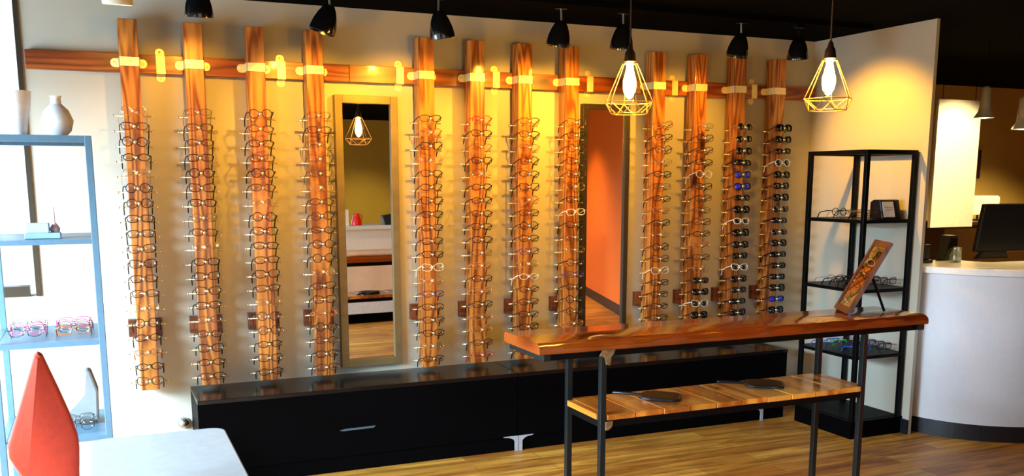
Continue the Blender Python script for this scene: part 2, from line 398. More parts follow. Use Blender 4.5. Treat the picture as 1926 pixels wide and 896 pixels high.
def frame_meshes(shape, colour, lens, thick):
    key = (shape, colour, lens, thick)
    if key in FC: return FC[key]
    rc = rim_curve(shape); cx = CX[shape]; fr = MB(); mat = FR[colour]; wr = .0045 if shape != 'wrap' else .014
    bend = lambda x: wr * (abs(x) / .062) ** 2
    for s in (-1, 1):
        pts = [(s * (cx + x), bend(cx + x), z) for x, z in rc]
        fr.tube(pts, thick, 6, closed=True)
        fr.tube([(s * (cx + .024), bend(.058), .008), (s * .0645, bend(.0645), .0085), (s * .0665, .009 + wr, .0085)], thick * 1.15, 6)
        fr.tube([(s * .012, .001, -.004), (s * .0085, .007, -.009), (s * .010, .0075, -.013)], .0012, 5)
    fr.tube([(-cx + .024, 0, .005), (-.004, -.001, .0085), (.004, -.001, .0085), (cx - .024, 0, .005)], thick * 1.1, 6)
    lm = MB()
    for s in (-1, 1):
        vs = [lm.bm.verts.new((s * (cx + x * .96), bend(cx + x * .96) - .0006, z * .96)) for x, z in rc]
        c = lm.bm.verts.new((s * cx, bend(cx) - .0022, 0))
        vb = [lm.bm.verts.new((s * (cx + x * .96), bend(cx + x * .96) + .001, z * .96)) for x, z in rc]
        cb = lm.bm.verts.new((s * cx, bend(cx) - .0005, 0)); n = len(rc)
        for k in range(n):
            lm.face([vs[k], vs[(k + 1) % n], c]); lm.face([vb[(k + 1) % n], vb[k], cb]); lm.face([vs[k], vs[(k + 1) % n], vb[(k + 1) % n], vb[k]])
    tm = []
    for s in (-1, 1):
        t = MB()
        tw = .0030 if thick > .0014 else .0013
        if shape == 'wrap': tw = .0042
        t.tube([(s * .0665, .009 + wr, .0085), (s * .067, .05, .006), (s * .067, .088, .001), (s * .0665, .103, -.008), (s * .0655, .117, -.030), (s * .065, .121, -.037)], [tw * .9, tw, tw, tw * 1.05, tw * 1.1, tw * .8], 6)
        tm.append(t.mesh('temple', mat, smooth=True))
    FC[key] = (fr.mesh('frame_front', mat, smooth=True), lm.mesh('lenses', {'clear': M_lens, 'dark': M_dark, 'blue': M_blue}[lens], smooth=True), tm)
    return FC[key]
SHW = dict(round='round', oval='oval', cateye='cat-eye', aviator='aviator', wrap='wraparound', big='large square', rect='rectangular')
CW = dict(black='black', brown='dark brown', tortoise='tortoiseshell', red='red', gold='thin gold wire', cream='cream', purple='purple', grey='thin grey wire', white='white', amber='amber', blue='blue', green='green', pink='pink')
def glasses(shape, colour, lens, loc, rot, label, group, thick=None):
    if thick is None: thick = .0011 if colour in ('gold', 'grey') else .0022
    if colour in ('white',): thick = .0026
    if colour == 'cream': thick = .0016
    a, b, t = frame_meshes(shape, colour, lens, thick)
    sun = lens != 'clear'
    o = bpy.data.objects.new('sunglasses' if sun else 'eyeglasses', None); COL.objects.link(o); o.empty_display_size = .02
    o.location = loc; o.rotation_euler = rot
    tag(o, label, 'sunglasses' if sun else 'eyeglasses', group)
    link('frame_front', a, o); link('lenses', b, o); link('temple', t[0], o); link('temple', t[1], o)
    return o
POSTW = ORD[:12]
special = {(4, 11): ('cateye', 'cream'), (4, 12): ('round', 'gold'), (4, 1): ('round', 'amber'), (4, 0): ('rect', 'brown'), (4, 13): ('rect', 'purple'), (5, 0): ('round', 'red'), (5, 18): ('rect', 'red'),
           (6, 12): ('oval', 'cream'), (6, 10): ('rect', 'purple'), (7, 17): ('cateye', 'cream'), (8, 12): ('cateye', 'cream'), (7, 12): ('rect', 'purple'),
           (8, 3): ('rect', 'gold'), (8, 9): ('oval', 'gold'), (7, 7): ('rect', 'cream'), (9, 4): ('round', 'cream')}
sunsp = {(10, 0): ('round', 'gold', 'dark'), (10, 1): ('aviator', 'gold', 'dark'), (10, 2): ('aviator', 'tortoise', 'dark'), (10, 3): ('wrap', 'black', 'dark'), (10, 4): ('aviator', 'tortoise', 'blue'),
         (10, 5): ('aviator', 'black', 'blue'), (10, 8): ('rect', 'white', 'dark'), (10, 12): ('cateye', 'white', 'dark'), (11, 3): ('round', 'white', 'dark'), (11, 7): ('aviator', 'gold', 'dark'), (11, 15): ('rect', 'black', 'blue'), (11, 9): ('aviator', 'gold', 'dark'), (9, 15): ('cateye', 'cream', 'dark')}
SH = ['rect', 'rect', 'rect', 'round', 'oval', 'cateye']; CO = ['brown', 'brown', 'tortoise', 'tortoise', 'black', 'black', 'black', 'grey', 'gold', 'amber']
SSH = ['big', 'big', 'rect', 'aviator', 'cateye', 'wrap']
rg = random.Random(11)
for i, xr in enumerate(XR):
    for r, z in enumerate(ROWZ):
        sun = i >= 10 or (i == 9 and r >= 13)
        shape, colour = rg.choice(SH), rg.choice(CO); lens = 'clear'
        if sun: shape, colour, lens = rg.choice(SSH), rg.choice(['black', 'black', 'black', 'tortoise']), 'dark'
        if (i, r) in special: shape, colour = special[(i, r)]
        if (i, r) in sunsp: shape, colour, lens = sunsp[(i, r)]
        nm = 'sunglasses' if sun else 'eyeglasses'
        lw = ' blue lens' if lens == 'blue' else ''
        lab = f"{CW[colour]} {SHW[shape]}{lw} {nm}, {ORD[r]} from the top, {POSTW[i]} post from left"
        glasses(shape, colour, lens, (xr - PW / 2 + rg.uniform(-.002, .002), YF - .0635, z + .001), (R(-11 + rg.uniform(-2.5, 2.5)), R(rg.uniform(-2.2, 2.2)), R(rg.uniform(-2, 2))),
                lab, 'sunglasses on the posts' if sun else 'eyeglasses on the posts')

# ------------------------------------------------------------------ wall mirrors
def wall_mirror(x0, x1, z0, z1, label, mat, fw=.042, rot=(0, 0, 0)):
    cx = (x0 + x1) / 2; W = (x1 - x0) / 2; H = z1 - z0
    t = thing('wall_mirror', label, 'mirror', (cx, YW - .0255, z0)); t.rotation_euler = rot
    fr = MB()
    fr.box(-W, -W + fw, -.018, .025, 0, H); fr.box(W - fw, W, -.018, .025, 0, H)
    fr.box(-W + fw, W - fw, -.018, .025, 0, fw); fr.box(-W + fw, W - fw, -.018, .025, H - fw, H)
    fr.build('frame', mat, t, bevel=.002)
    MB().box(-W + fw - .004, W - fw + .004, -.002, .01, fw - .004, H - fw + .004).build('mirror_glass', M_mirror, t)
    return t
wall_mirror(1.203, 1.558, .50, 2.0, 'tall bronze framed wall mirror reflecting the cage lamp, left of the table', M_bronze, rot=(0, 0, R(2.1)))
wall_mirror(2.715, 3.040, .50, 2.0, 'tall wall mirror reflecting an orange panel, behind the table', M_bronzedark, .032)

# ------------------------------------------------------------------ black benches
M_foot = plain('pale_metal_foot', (.45, .48, .54), .35, metal=.25)
def bench(x0, x1, label, feet=True):
    t = thing('storage_bench', label, 'bench', (x0, 4.82, 0), 0, 'black benches under the posts')
    L = x1 - x0; D = YW - 4.82 - .003
    MB().box(0, L, .0, D, .085, .437).build('body', M_black, t, bevel=.002)
    MB().box(0, L, -.004, D, .437, .459).build('top', M_btop, t, bevel=.002)
    MB().box(.002, L - .002, .012, D, 0, .085).build('plinth', M_black, t)
    for s, X in ((1, 0), (-1, L)) if feet else ():
        poly = [(X, 0), (X + s * .022, 0), (X + s * .022, .055)] + [(X + s * (.022 + .06 * (1 - math.cos(PI / 2 * k / 6))), .055 + .030 * math.sin(PI / 2 * k / 6)) for k in range(1, 7)] + [(X + s * .095, .091), (X, .091)]
        MB().prism(poly, -.008, -.004, 'Y').build('foot_bracket', M_foot, t)
    return t, L
b1, L1 = bench(.39, 2.137, 'low black storage bench under the left mirror')
b2, L2 = bench(2.141, 3.88, 'low black storage bench behind the wooden display table')
bench(3.884, 4.06, 'short black bench end unit between the long bench and the rack', False)
h = MB(); h.prism([(.71, .232), (.73, .228), (.895, .230), (.905, .240), (.74, .238)], -.009, 0, 'Y'); h.build('drawer_pull', plain('blue_grey_pull', (.10, .16, .2), .35, metal=.4), b1)
o = MB().lathe([(.0, 0), (.026, -.002), (.03, -.01), (.022, -.028), (.012, -.036), (.001, -.038)][::-1], 20, None, 'Y').build('wall_doorstop', M_silver, None, smooth=True, loc=(.345, YW, .266))
tag(o, 'small round chrome knob on the wall left of the black bench', 'knob')

# ------------------------------------------------------------------ display table
K = .92
def kz(z): return 1.55 - (1.55 - z) * K
TX0, TX1, TY0, TY1, TZ = 1.552 * K, 3.605 * K, 3.292 * K, 3.645 * K, kz(.912)
T = thing('display_table', 'long wooden display table with lacquered slab top, steel legs and planked lower shelf', 'table', (TX0, TY0, 0))
TL, TD = TX1 - TX0, TY1 - TY0
rt = random.Random(5)
def slab():
    mb = MB(); n = 60; prof = []
    rows = []
    for i in range(n + 1):
        x = TL * i / n
        j = .005 * math.sin(i * .9) + rt.uniform(-.003, .003); j2 = rt.uniform(-.003, .002) + .003 * math.sin(i * .37 + 1)
        k = rt.uniform(-.002, .002)
        e = 0
        sec = [(-.002 + j * .3, -.041), (-.004 + j * .4, -.030), (.0 + j * .5, -.013 + j2), (.012 + j * .6, -.004 + j2 * .7), (.026 + j * .3, -.0005), (TD * .5, 0), (TD - .014, -.0005), (TD + k, -.010), (TD + k, -.034), (TD - .01, -.041)]
        rows.append([mb.bm.verts.new((x, y, TZ + z)) for y, z in sec])
    for A, B in zip(rows, rows[1:]):
        m = len(A)
        for q in range(m): mb.face([A[q], A[(q + 1) % m], B[(q + 1) % m], B[q]])
    mb.face(rows[0][::-1]); mb.face(rows[-1])
    return mb
slab().build('tabletop', M_top, T, smooth=True, bevel=0)
fr = MB(); ft = .028; zt = TZ - .041
fr.box(.03, TL - .03, .02, .02 + ft, zt - ft, zt - .0005); fr.box(.03, TL - .03, TD - .03 - ft, TD - .03, zt - ft, zt - .0005)
fr.build('top_frame', M_blackm, T, bevel=.001)
for x in (.018, TL - .018 - ft):
    MB().box(x, x + ft, .0, TD - .012, zt - ft * .9, zt - .0008).build('end_rail', M_bluem, T, bevel=.001)
LX0, LX1 = 1.838 * K - TX0, 3.228 * K - TX0
LEG = [(LX0, .012), (LX0 - .002, .287), (LX1, .012), (LX1 - .0, .287)]
for x, y in LEG:
    MB().box(x, x + .0235, y, y + .0235, 0, zt - ft).build('leg', M_bluem, T, bevel=.0015)
SZ = kz(.592)
sf = MB()
sf.box(LX0 + .0235, LX1, .014, .040, SZ - .050, SZ - .024); sf.box(LX0 + .0235, LX1, .289, .310, SZ - .050, SZ - .024)
for x in (LX0 + .002, LX1 + .003): sf.box(x, x + .02, .0365, .286, SZ - .050, SZ - .024)
sf.build('shelf_frame', M_blackm, T, bevel=.001)
npl = 10; a0, a1 = LX0 + .026, LX1 - .004; ww = (a1 - a0) / npl
pl = MB().box(.0015, ww - .0015, 0, .310, -.022, 0).mesh('shelf_plank', M_plank, bevel=.0025)
for k in range(npl): link('shelf_plank', pl, T, (a0 + ww * k, .006 + rt.uniform(-.002, .002), SZ + rt.uniform(-.001, .001)))
MB().box(LX0 - .003, LX0 + .024, .040, .284, -.022, 0).build('shelf_plank', M_plank, T, loc=(0, 0, SZ))
MB().box(LX1 - .002, LX1 + .026, .040, .284, -.022, 0).build('shelf_plank', M_plank, T, loc=(0, 0, SZ))
M_cast = plain('worn_cast_metal', (.35, .24, .12), .4, metal=.7, var=.4, scale=60)
for x, y, z, s in ((LX0, .012, zt - .001, 1), (LX0, .012, SZ - .03, 1)):
    mb = MB(); x2 = x + .0235
    if z > .8:
        poly = [(x + .002, z), (x + .058, z), (x + .05, z - .018), (x + .040, z - .028), (x + .036, z - .062), (x + .018, z - .058), (x + .012, z - .030), (x - .012, z - .022)]
    else:
        poly = [(x2 - .004, z + .004), (x2 + .028, z + .004), (x2 + .024, z - .018), (x2 + .008, z - .030), (x2 - .004, z - .030)]
    mb.prism(poly, y - .006, y, 'Y'); mb.build('corner_bracket', M_cast, T, bevel=.0015)
# hand mirrors on the shelf
def hand_mirror(cx, cy, hx, hy, label):
    ang = math.atan2(hy - cy, hx - cx)
    t = thing('hand_mirror', label, 'hand mirror', (cx, cy, SZ + .0025), ang, 'hand mirrors on the table shelf')
    n = 40; out = []
    for k in range(n):
        a = 2 * PI * k / n; e = .62
        out.append((.085 * math.copysign(abs(math.cos(a)) ** e, math.cos(a)), .074 * math.copysign(abs(math.sin(a)) ** e, math.sin(a))))
    MB().prism(out, 0, .011, 'Z').build('head', M_blackpl, t, smooth=False, bevel=.003)
    MB().prism([(x * .88, y * .88) for x, y in out], .0085, .0118, 'Z').build('glass', plain('glass_dark_reflection', (.004, .003, .0025), .3, spec=.1), t)  # dark reflection put into the glass colour; it barely mirrors
    MB().tube([(.075, 0, .0065), (.10, 0, .0065), (.15, 0, .0068), (.195, 0, .0065), (.2, 0, .0065)], [.006, .006, .0065, .0065, .004], 10).build('handle', M_blackpl, t, smooth=True)
hand_mirror(2.232 * K, 3.475 * K, 2.10 * K, 3.60 * K, 'black hand mirror lying near the left end of the planked shelf')
hand_mirror(2.82 * K, 3.50 * K, 2.66 * K, 3.61 * K, 'black hand mirror lying further right on the planked shelf')
# countertop mirror on the slab
A = Vector((3.345 * K, 3.63 * K, TZ)); B = Vector((3.245 * K, 3.43 * K, TZ)); d = (A - B).normalized(); nrm = Vector((d.y, -d.x, 0))   # leans towards +x
tm = thing('tabletop_mirror', 'small wood framed mirror leaning back on its strut at the table right end', 'mirror', ((A.x + B.x) / 2, (A.y + B.y) / 2, TZ + .001), math.atan2(d.y, d.x) )
# local x runs along the base edge, local -y is the leaning side
HW = (A - B).length / 2; LN = .355; th = R(62)
def leanM():
    return Matrix.Rotation(-(PI / 2 - th) * 1, 4, 'X').inverted() @ Matrix.Identity(4)
ML = Matrix.Rotation((PI / 2 - th), 4, 'X')
M_mfr = wood('mirror_frame_wood', 'Z', (.05, .012, .006), (.12, .028, .012), (.17, .05, .02), ring=9, rough=.3, knots=False, coat=.3)
f = MB(); bw = .022
f.box(-HW, -HW + bw, -.006, .010, 0, LN, ML); f.box(HW - bw, HW, -.006, .010, 0, LN, ML)
f.box(-HW + bw, HW - bw, -.006, .010, 0, bw * 1.4, ML); f.box(-HW + bw, HW - bw, -.006, .010, LN - bw * 1.4, LN, ML)
f.build('frame', M_mfr, tm)
MB().box(-HW + bw - .003, HW - bw + .003, -.001, .006, bw * 1.4 - .003, LN - bw * 1.4 + .003, ML).build('mirror_glass', M_mirror, tm)
tp = ML @ Vector((0, -.008, LN * .62))
ft_ = Vector((0, tp.y - .075, .004))
MB().tube([tp, ft_], .006, 8).build('strut', M_blackm, tm)

# ------------------------------------------------------------------ open metal racks
def rack(x0, y0, wx, dy, label, side):
    t = thing('metal_rack', label, 'shelf rack', (x0, y0, 0), 0, 'black metal racks')
    s = .026; H = 1.72
    for x in (0, wx - s):
        for y in (0, dy - s): MB().box(x, x + s, y, y + s, 0, H).build('upright', M_blackm if side else M_rackglare, t, bevel=.002)
    m = M_blackm if side else M_rackglare
    for z in (H - .0, ):
        fr = MB(); e = .0005
        fr.box(s, wx - s, e, s - e, z - s, z); fr.box(s, wx - s, dy - s + e, dy - e, z - s, z)
        fr.box(e, s - e, s, dy - s, z - s, z); fr.box(wx - s + e, wx - e, s, dy - s, z - s, z)
        fr.build('top_frame', m, t)
    for z in (1.315, .905, .505):
        fr = MB(); e = .0005; q = .02
        fr.box(s, wx - s, e, s - e, z - q, z); fr.box(s, wx - s, dy - s + e, dy - e, z - q, z)
        fr.box(e, s - e, s, dy - s, z - q, z); fr.box(wx - s + e, wx - e, s, dy - s, z - q, z)
        fr.box(s, wx - s, s, dy - s, z - .010, z - .001)
        fr.build('shelf', m, t)
    if side:
        MB().box(-.004, wx + .012, -.004, dy, .0, .105).box(s, wx - s, s, dy - s, .1055, .107).build('base', M_black, t)
    else:
        MB().box(s, wx - s, s, dy - s, .06, .08).build('base', m, t)
    return t
M_rackglare = plain('black_metal_glare', (.10, .20, .28), .4)  # left rack: window glare put into a lighter, bluer metal colour
RX, RY, RW, RD = 4.075, 4.235, .392, .50
rack(RX, RY, RW, RD, 'black metal rack of trays standing in the right corner beside the reception desk', True)
LXr, LYr = -.425, 4.14
rack(LXr, LYr, .42, .50, 'metal rack coloured blue-grey by painted-in glare, at the left before the bright window', False)
rq = random.Random(3)
SIDE = {1: ['in'], 2: ['left in', 'right in']}
def pile(x0, x1, y0, y1, z, nx, ny, cols, where, group, lens='clear', rz=0):
    k = 0; tot = nx * ny
    for j in range(ny):
        for i in range(nx):
            x = x0 + (x1 - x0) * (i + .5) / nx + rq.uniform(-.006, .006); y = y0 + (y1 - y0) * (j + .5) / ny
            c = rq.choice(cols) if not isinstance(cols[0], tuple) else cols[k % len(cols)][0]
            sh = rq.choice(SH)
            rowp = ['front', 'second', 'middle', 'fourth', 'back'][j]
            lab = f"{CW[c]} {SHW[sh]} glasses, {SIDE[nx][i]} the {rowp} row, {where}"
            ln = lens if rq.random() < .7 else 'clear'
            # lying upside down on folded-open temples: front down, temples towards the back
            glasses(sh, c, 'clear' if ln == 'clear' else 'dark', (x, y, z + .0205), (R(-2), 0, R(rz + rq.uniform(-6, 6))), lab.replace(' glasses', ' sunglasses' if ln != 'clear' else ' eyeglasses'), group)
            k += 1
pile(RX + .03, RX + .20, RY + .02, RY + .36, 1.315 + .018, 1, 5, ['gold', 'grey', 'black'], 'second rack level', 'glasses on the right rack upper shelf')
pile(RX + .03, RX + .365, RY + .02, RY + .36, .905 + .018, 2, 5, ['black', 'grey', 'black', 'brown'], 'middle shelf of the right rack', 'glasses on the right rack middle shelf')
pile(RX + .03, RX + .365, RY + .02, RY + .36, .505 + .018, 2, 5, ['blue', 'pink', 'green', 'black', 'purple', 'grey'], 'lowest right rack shelf', 'glasses on the right rack lower shelf')
pile(LXr + .04, LXr + .385, LYr + .02, LYr + .36, .905 + .018, 2, 5, ['pink', 'purple', 'grey', 'black', 'amber'], 'third level of the left rack', 'glasses on the left rack middle shelf')
pile(LXr + .20, LXr + .385, LYr + .02, LYr + .36, .505 + .018, 1, 5, ['blue', 'grey', 'amber', 'red'], 'lowest left rack shelf', 'glasses on the left rack lower shelf')

# card stand on the right rack
cs = thing('card_stand', 'black sloped stand holding a white card on the right rack upper shelf', 'sign', (RX + .205, RY + .06, 1.3155))
MB().prism([(0, 0), (.11, 0), (.11, .10), (.085, .115), (.03, .115)], 0, .15, 'X').build('backing', M_blackpl, cs, bevel=.006)
Mc = Matrix.Rotation(R(-16), 4, 'X')
MB().box(.01, .095, -.006, -.002, .012, .105, Mc).build('card', M_card, cs)
mb = MB()
for k, (a, b) in enumerate(((.02, .085), (.028, .078))):
    mb.box(a, b, -.0066, -.0062, .068 - k * .016, .073 - k * .016, Mc)
mb.build('print', plain('grey_print', (.35, .35, .33), .6), cs)

# things on the left rack
M_porc = plain('white_porcelain', (.9, .9, .88), .4)
def vase(x, y, z, prof, label, mat=M_porc):
    o = MB().lathe(prof, 24).build('vase', mat, None, smooth=True, loc=(x, y, z)); tag(o, label, 'vase'); return o
vase(LXr + .30, LYr + .10, 1.7205, [(.03, 0), (.05, .02), (.06, .06), (.045, .10), (.02, .125), (.018, .15), (.024, .155), (.02, .152), (.014, .12)], 'round white vase on top of the left rack, right of the other')
vase(LXr + .16, LYr + .10, 1.7205, [(.03, 0), (.036, .05), (.05, .12), (.055, .17), (.048, .17), (.04, .1)], 'tall flared white vase on top of the left rack')
for q in (LXr + .30, LXr + .16): pass
o = MB().box(LXr + .02, LXr + .40, LYr + .03, LYr + .47, 1.7205 - .0005, 1.7205 - .0003)
o.bm.free()
jb = thing('jewellery_box', 'small pale blue box with stem ornament on the second level of left rack', 'box', (LXr + .21, LYr + .08, 1.3155))
M_pb = plain('pale_blue_board', (.35, .55, .72), .6)
MB().box(-.06, .07, 0, .10, 0, .022).build('base', M_pb, jb, bevel=.002)
MB().box(-.055, .03, .01, .09, .022, .06).build('lid', plain('white_blue_board', (.6, .75, .85), .6), jb, bevel=.004)
MB().lathe([(.016, 0), (.02, .015), (.012, .03), (.003, .04), (.003, .10), (.001, .102)], 16, Matrix.Translation((.05, .05, .022))).build('ornament', plain('pink_ceramic', (.7, .45, .45), .4), jb, smooth=True)
bagm = MB().prism([(0, 0), (.13, 0), (.135, .13), (.11, .22), (.085, .22), (.07, .12), (0, .045)], 0, .10, 'Y').build('grey_pouch', M_grey, None, bevel=.01, loc=(LXr + .24, LYr + .20, .5065 + .015))
tag(bagm, 'grey fabric pouch slumped on the lowest shelf of the left rack', 'pouch')
# top board of the left rack so that the vases stand on something
MB().box(.0265, .3935, .0265, .4735, 1.708, 1.7198).build('top_board', M_rackglare, bpy.data.objects['metal_rack.001'])

# ------------------------------------------------------------------ white table and red chair at the left
M_wtab = plain('pale_grey_laminate', (.40, .43, .43), .35)
wt = thing('white_table', 'white table with rounded corners in the left foreground, beside the red chair', 'table', (-.07, 1.9, 0))
def rrect(x0, x1, y0, y1, r, n=8):
    P = []
    for cx, cy, a0 in ((x1 - r, y1 - r, 0), (x0 + r, y1 - r, 90), (x0 + r, y0 + r, 180), (x1 - r, y0 + r, 270)):
        for k in range(n + 1): a = R(a0 + 90 * k / n); P.append((cx + r * math.cos(a), cy + r * math.sin(a)))
    return P
MB().prism(rrect(0, .405, 0, 1.265, .05), .705, .74, 'Z').build('tabletop', M_wtab, wt, bevel=.004)
for x in (.06, .32):
    for y in (.1, 1.13): MB().box(x, x + .035, y, y + .035, 0, .705).build('leg', M_white, wt, bevel=.003)
ch = thing('red_chair', 'red upholstered chair with pointed kite-shaped back in the left foreground', 'chair', (-.22, 2.45, 0), 0)
def shell():
    mb = MB()
    # (x, z) kite outline, curved in y
    poly = [(.06, .58), (.05, .75), (.015, .844), (-.012, .90), (-.012, .93), (.058, 1.14), (.067, 1.155), (.078, 1.14), (.105, 1.06), (.124, 1.0), (.139, .94), (.141, .91), (.136, .83), (.13, .58)]
    mb.prism(poly, -.02, .02, 'Y'); return mb
o = shell().build('backrest', M_red, ch, smooth=True, bevel=.012)
MB().prism(rrect(-.42, .10, -.22, .22, .08), .42, .50, 'Z').build('seat', M_red, ch, smooth=True, bevel=.02)
MB().box(-.02, .10, -.03, .03, .45, .62).build('back_support', M_red, ch, bevel=.01)
for x in (-.38, .05):
    for y in (-.18, .18): MB().tube([(x, y, .43), (x * 1.06, y * 1.08, 0)], [.016, .011], 10).build('leg', M_blackm, ch, smooth=True)

# ------------------------------------------------------------------ track lights
trk = MB().box(-.2, 4.3, -.018, .018, -.03, 0).build('light_track', M_ceil, None, loc=(0, 4.50, ZC)); tag(trk, 'black lighting track on the black ceiling carrying the spotlights', 'track')
def track_light(px, py, pz, ax, ay, label, power, stem=M_silver, shade=M_shade, tint=(1, .46, .035), aim=None):
    t = thing('track_light', label, 'spotlight', (px, py, ZC - .03), 0, 'spotlights on the ceiling track')
    MB().box(-.03, .03, -.016, .016, -.022, 0).build('adapter', M_blackm, t)
    zc = pz - (ZC - .03)          # shade centre height in local coordinates
    Mx = Matrix.Translation((0, 0, zc + .05)) @ Matrix.Rotation(ax, 4, 'X') @ Matrix.Rotation(ay, 4, 'Y')
    top = Mx @ Vector((0, 0, .015))
    MB().tube([(0, 0, -.02), top], .006, 10).build('stem', stem, t, smooth=True)
    prof = [(.006, .018), (.022, .014), (.034, -.004), (.046, -.030), (.056, -.062), (.062, -.095), (.062, -.110), (.059, -.112), (.058, -.095), (.052, -.06), (.040, -.028), (.026, -.006), (.006, -.002)]
    MB().lathe(prof, 28, Mx).build('shade', shade, t, smooth=True)
    MB().lathe([(.002, -.022), (.016, -.03), (.036, -.072), (.036, -.078), (.002, -.08)], 20, Mx).build('bulb', M_spotbulb, t, smooth=True)
    l = bpy.data.lights.new('spot_beam', 'SPOT'); l.energy = power; l.color = tint; l.spot_size = R(SPOT_ANGLE); l.spot_blend = .7; l.shadow_soft_size = .018
    lo = bpy.data.objects.new('spot_beam', l); COL.objects.link(lo); lo.parent = t
    lo.location = Mx @ Vector((0, 0, -.115))
    dirv = (Vector(aim) - (Vector((px, py, ZC - .03)) + lo.location)).normalized()
    lo.rotation_euler = dirv.to_track_quat('-Z', 'Y').to_euler()
    return t
M_spotbulb = emit('spot_bulb_glow', (1, .75, .4), 6)
M_cream = plain('cream_enamel', (.85, .8, .62), .3, coat=.3)
SPOT_ANGLE = 84
spots = [(.135, 4.50, 2.345, R(8), 0, 'cream spotlight above the leftmost post, cut by the frame top', 10),
         (.465, 4.50, 2.315, R(10), 0, 'black spotlight above the second post from the left', 40),
         (1.04, 4.50, 2.278, R(6), R(18), 'black tilted spotlight above the post left of the tall mirror', 75),
         (1.575, 4.50, 2.288, R(8), R(-12), 'black spotlight above the post right of the tall mirror', 90),
         (2.235, 4.50, 2.285, R(8), R(6), 'black spotlight above the seventh and eighth posts', 90),
         (2.60, 4.50, 2.290, R(6), R(2), 'black spotlight directly behind the left hanging cage lamp', 90),
         (3.355, 4.50, 2.288, R(6), R(8), 'black spotlight above the eleventh post, second from the right', 55),
         (3.76, 4.50, 2.292, R(6), R(-4), 'black spotlight furthest right, beside the right cage lamp', 125)]
AIM = {7: (4.48, 4.55, 1.75)}
for k, (x, y, z, ax, ay, lab, pw) in enumerate(spots):
    track_light(x, y, z, ax, ay, lab, pw * .66, stem=(M_cream if k == 0 else M_silver if k < 7 else M_blackm), shade=(M_cream if k == 0 else M_shade), aim=AIM.get(k, (x + .15 * math.sin(ay), YW, 1.7)))

# ------------------------------------------------------------------ cage pendants
def pendant(x, y, zw, label, power, rz=0):
    t = thing('cage_pendant', label, 'pendant lamp', (x, y, ZC), rz, 'hanging cage lamps')
    Z = zw - ZC
    MB().lathe([(.045, 0), (.045, -.012), (.02, -.03), (.006, -.034)], 20).build('ceiling_cap', M_sock, t, smooth=True)
    MB().tube([(0, 0, -.02), (0, 0, Z + .222)], .0035, 8).build('cord', M_sock, t, smooth=True)
    MB().lathe([(.004, .225), (.010, .215), (.012, .203), (.020, .190), (.022, .172), (.024, .158), (.022, .156), (.004, .156)], 20, Matrix.Translation((0, 0, Z))).build('socket', M_sock, t, smooth=True)
    cg = MB(); r = .0021; n = 6
    def ring(R0, z, off): return [Vector((R0 * math.cos(2 * PI * (k + off) / n), R0 * math.sin(2 * PI * (k + off) / n), Z + z)) for k in range(n)]
    a, b, c = ring(.030, .150, 0), ring(.098, 0, 0), ring(.072, -.044, .5)
    for k in range(n):
        cg.tube([a[k], a[(k + 1) % n]], r, 6); cg.tube([b[k], b[(k + 1) % n]], r, 6); cg.tube([c[k], c[(k + 1) % n]], r, 6)
        cg.tube([a[k], b[k]], r, 6); cg.tube([b[k], c[k]], r, 6); cg.tube([b[(k + 1) % n], c[k]], r, 6)
    cg.tube([a[0], a[3]], r, 6); cg.tube([a[1], a[4]], r, 6)
    cg.build('cage', M_cage, t, smooth=True)
    MB().lathe([(.003, .014), (.012, .022), (.022, .040), (.026, .062), (.025, .085), (.017, .115), (.013, .135), (.013, .156)], 24, Matrix.Translation((0, 0, Z))).build('bulb', M_bulb, t, smooth=True)
    return t
pendant(1.958, 3.33, 1.850, 'brass wire cage lamp hanging at the middle of the photo, above the table', 52, R(12))
pendant(2.70, 3.04, 1.866, 'brass wire cage lamp hanging at the right, against the corner wall', 60, R(40))

# ------------------------------------------------------------------ reception desk
rd = thing('reception_desk', 'curved white reception desk with thick white counter at the right edge', 'desk', (0, 0, 0))
C0 = Vector((5.205, 4.362)); RR = .659
def arcpoly(r, a0, a1, n=28): return [(C0.x + r * math.cos(R(a0 + (a1 - a0) * k / n)), C0.y + r * math.sin(R(a0 + (a1 - a0) * k / n))) for k in range(n + 1)]
def deskpoly(r, ri): 
    a0 = 150 if r > .68 else 190; o = arcpoly(r, a0, 262); i = arcpoly(ri, a0, 262)
    ex = C0.x + 1.3
    o2 = [(o[-1][0] + k * .5, o[-1][1] - k * .05) for k in (1, 2, 3)]; i2 = [(i[-1][0] + k * .5, i[-1][1] - k * .05) for k in (1, 2, 3)]
    return o + o2 + (i + i2)[::-1]
M_deskw = plain('white_desk_lacquer', (.66, .68, .72), .35, var=.02)
MB().prism(deskpoly(.659, .60), .10, .995, 'Z').build('front_panel', M_deskw, rd)
MB().prism(deskpoly(.650, .60), 0, .10, 'Z').build('plinth', M_base, rd)
MB().prism(deskpoly(.690, .12), .995, 1.035, 'Z').build('counter', plain('white_counter', (.85, .83, .78), .25, var=.02), rd, bevel=.004)
# things on the desk
ph = thing('desk_phone', 'black handset phone standing at the left end of the white counter', 'phone', (4.72, 4.36, 1.036))
MB().box(-.03, .03, -.03, .03, 0, .02).build('base', M_blackpl, ph, bevel=.004); MB().box(-.022, .022, -.015, .015, .02, .115).build('handset', M_blackpl, ph, bevel=.006)
gl = MB().lathe([(.028, 0), (.034, .01), (.034, .05), (.020, .075), (.016, .085), (.018, .10), (.015, .10), (.013, .084), (.017, .072), (.03, .05), (.03, .012), (.001, .008)], 24).build('glass_jar', M_glassc, None, smooth=True, loc=(4.90, 4.30, 1.0355)); tag(gl, 'clear glass jar on the white counter between black phone and monitor', 'jar')
gl2 = MB().lathe([(.022, 0), (.026, .01), (.024, .09), (.02, .09), (.018, .012), (.001, .008)], 24).build('steel_cup', M_silver, None, smooth=True, loc=(4.965, 4.34, 1.0355)); tag(gl2, 'small steel cup beside the glass jar on the white counter', 'cup')
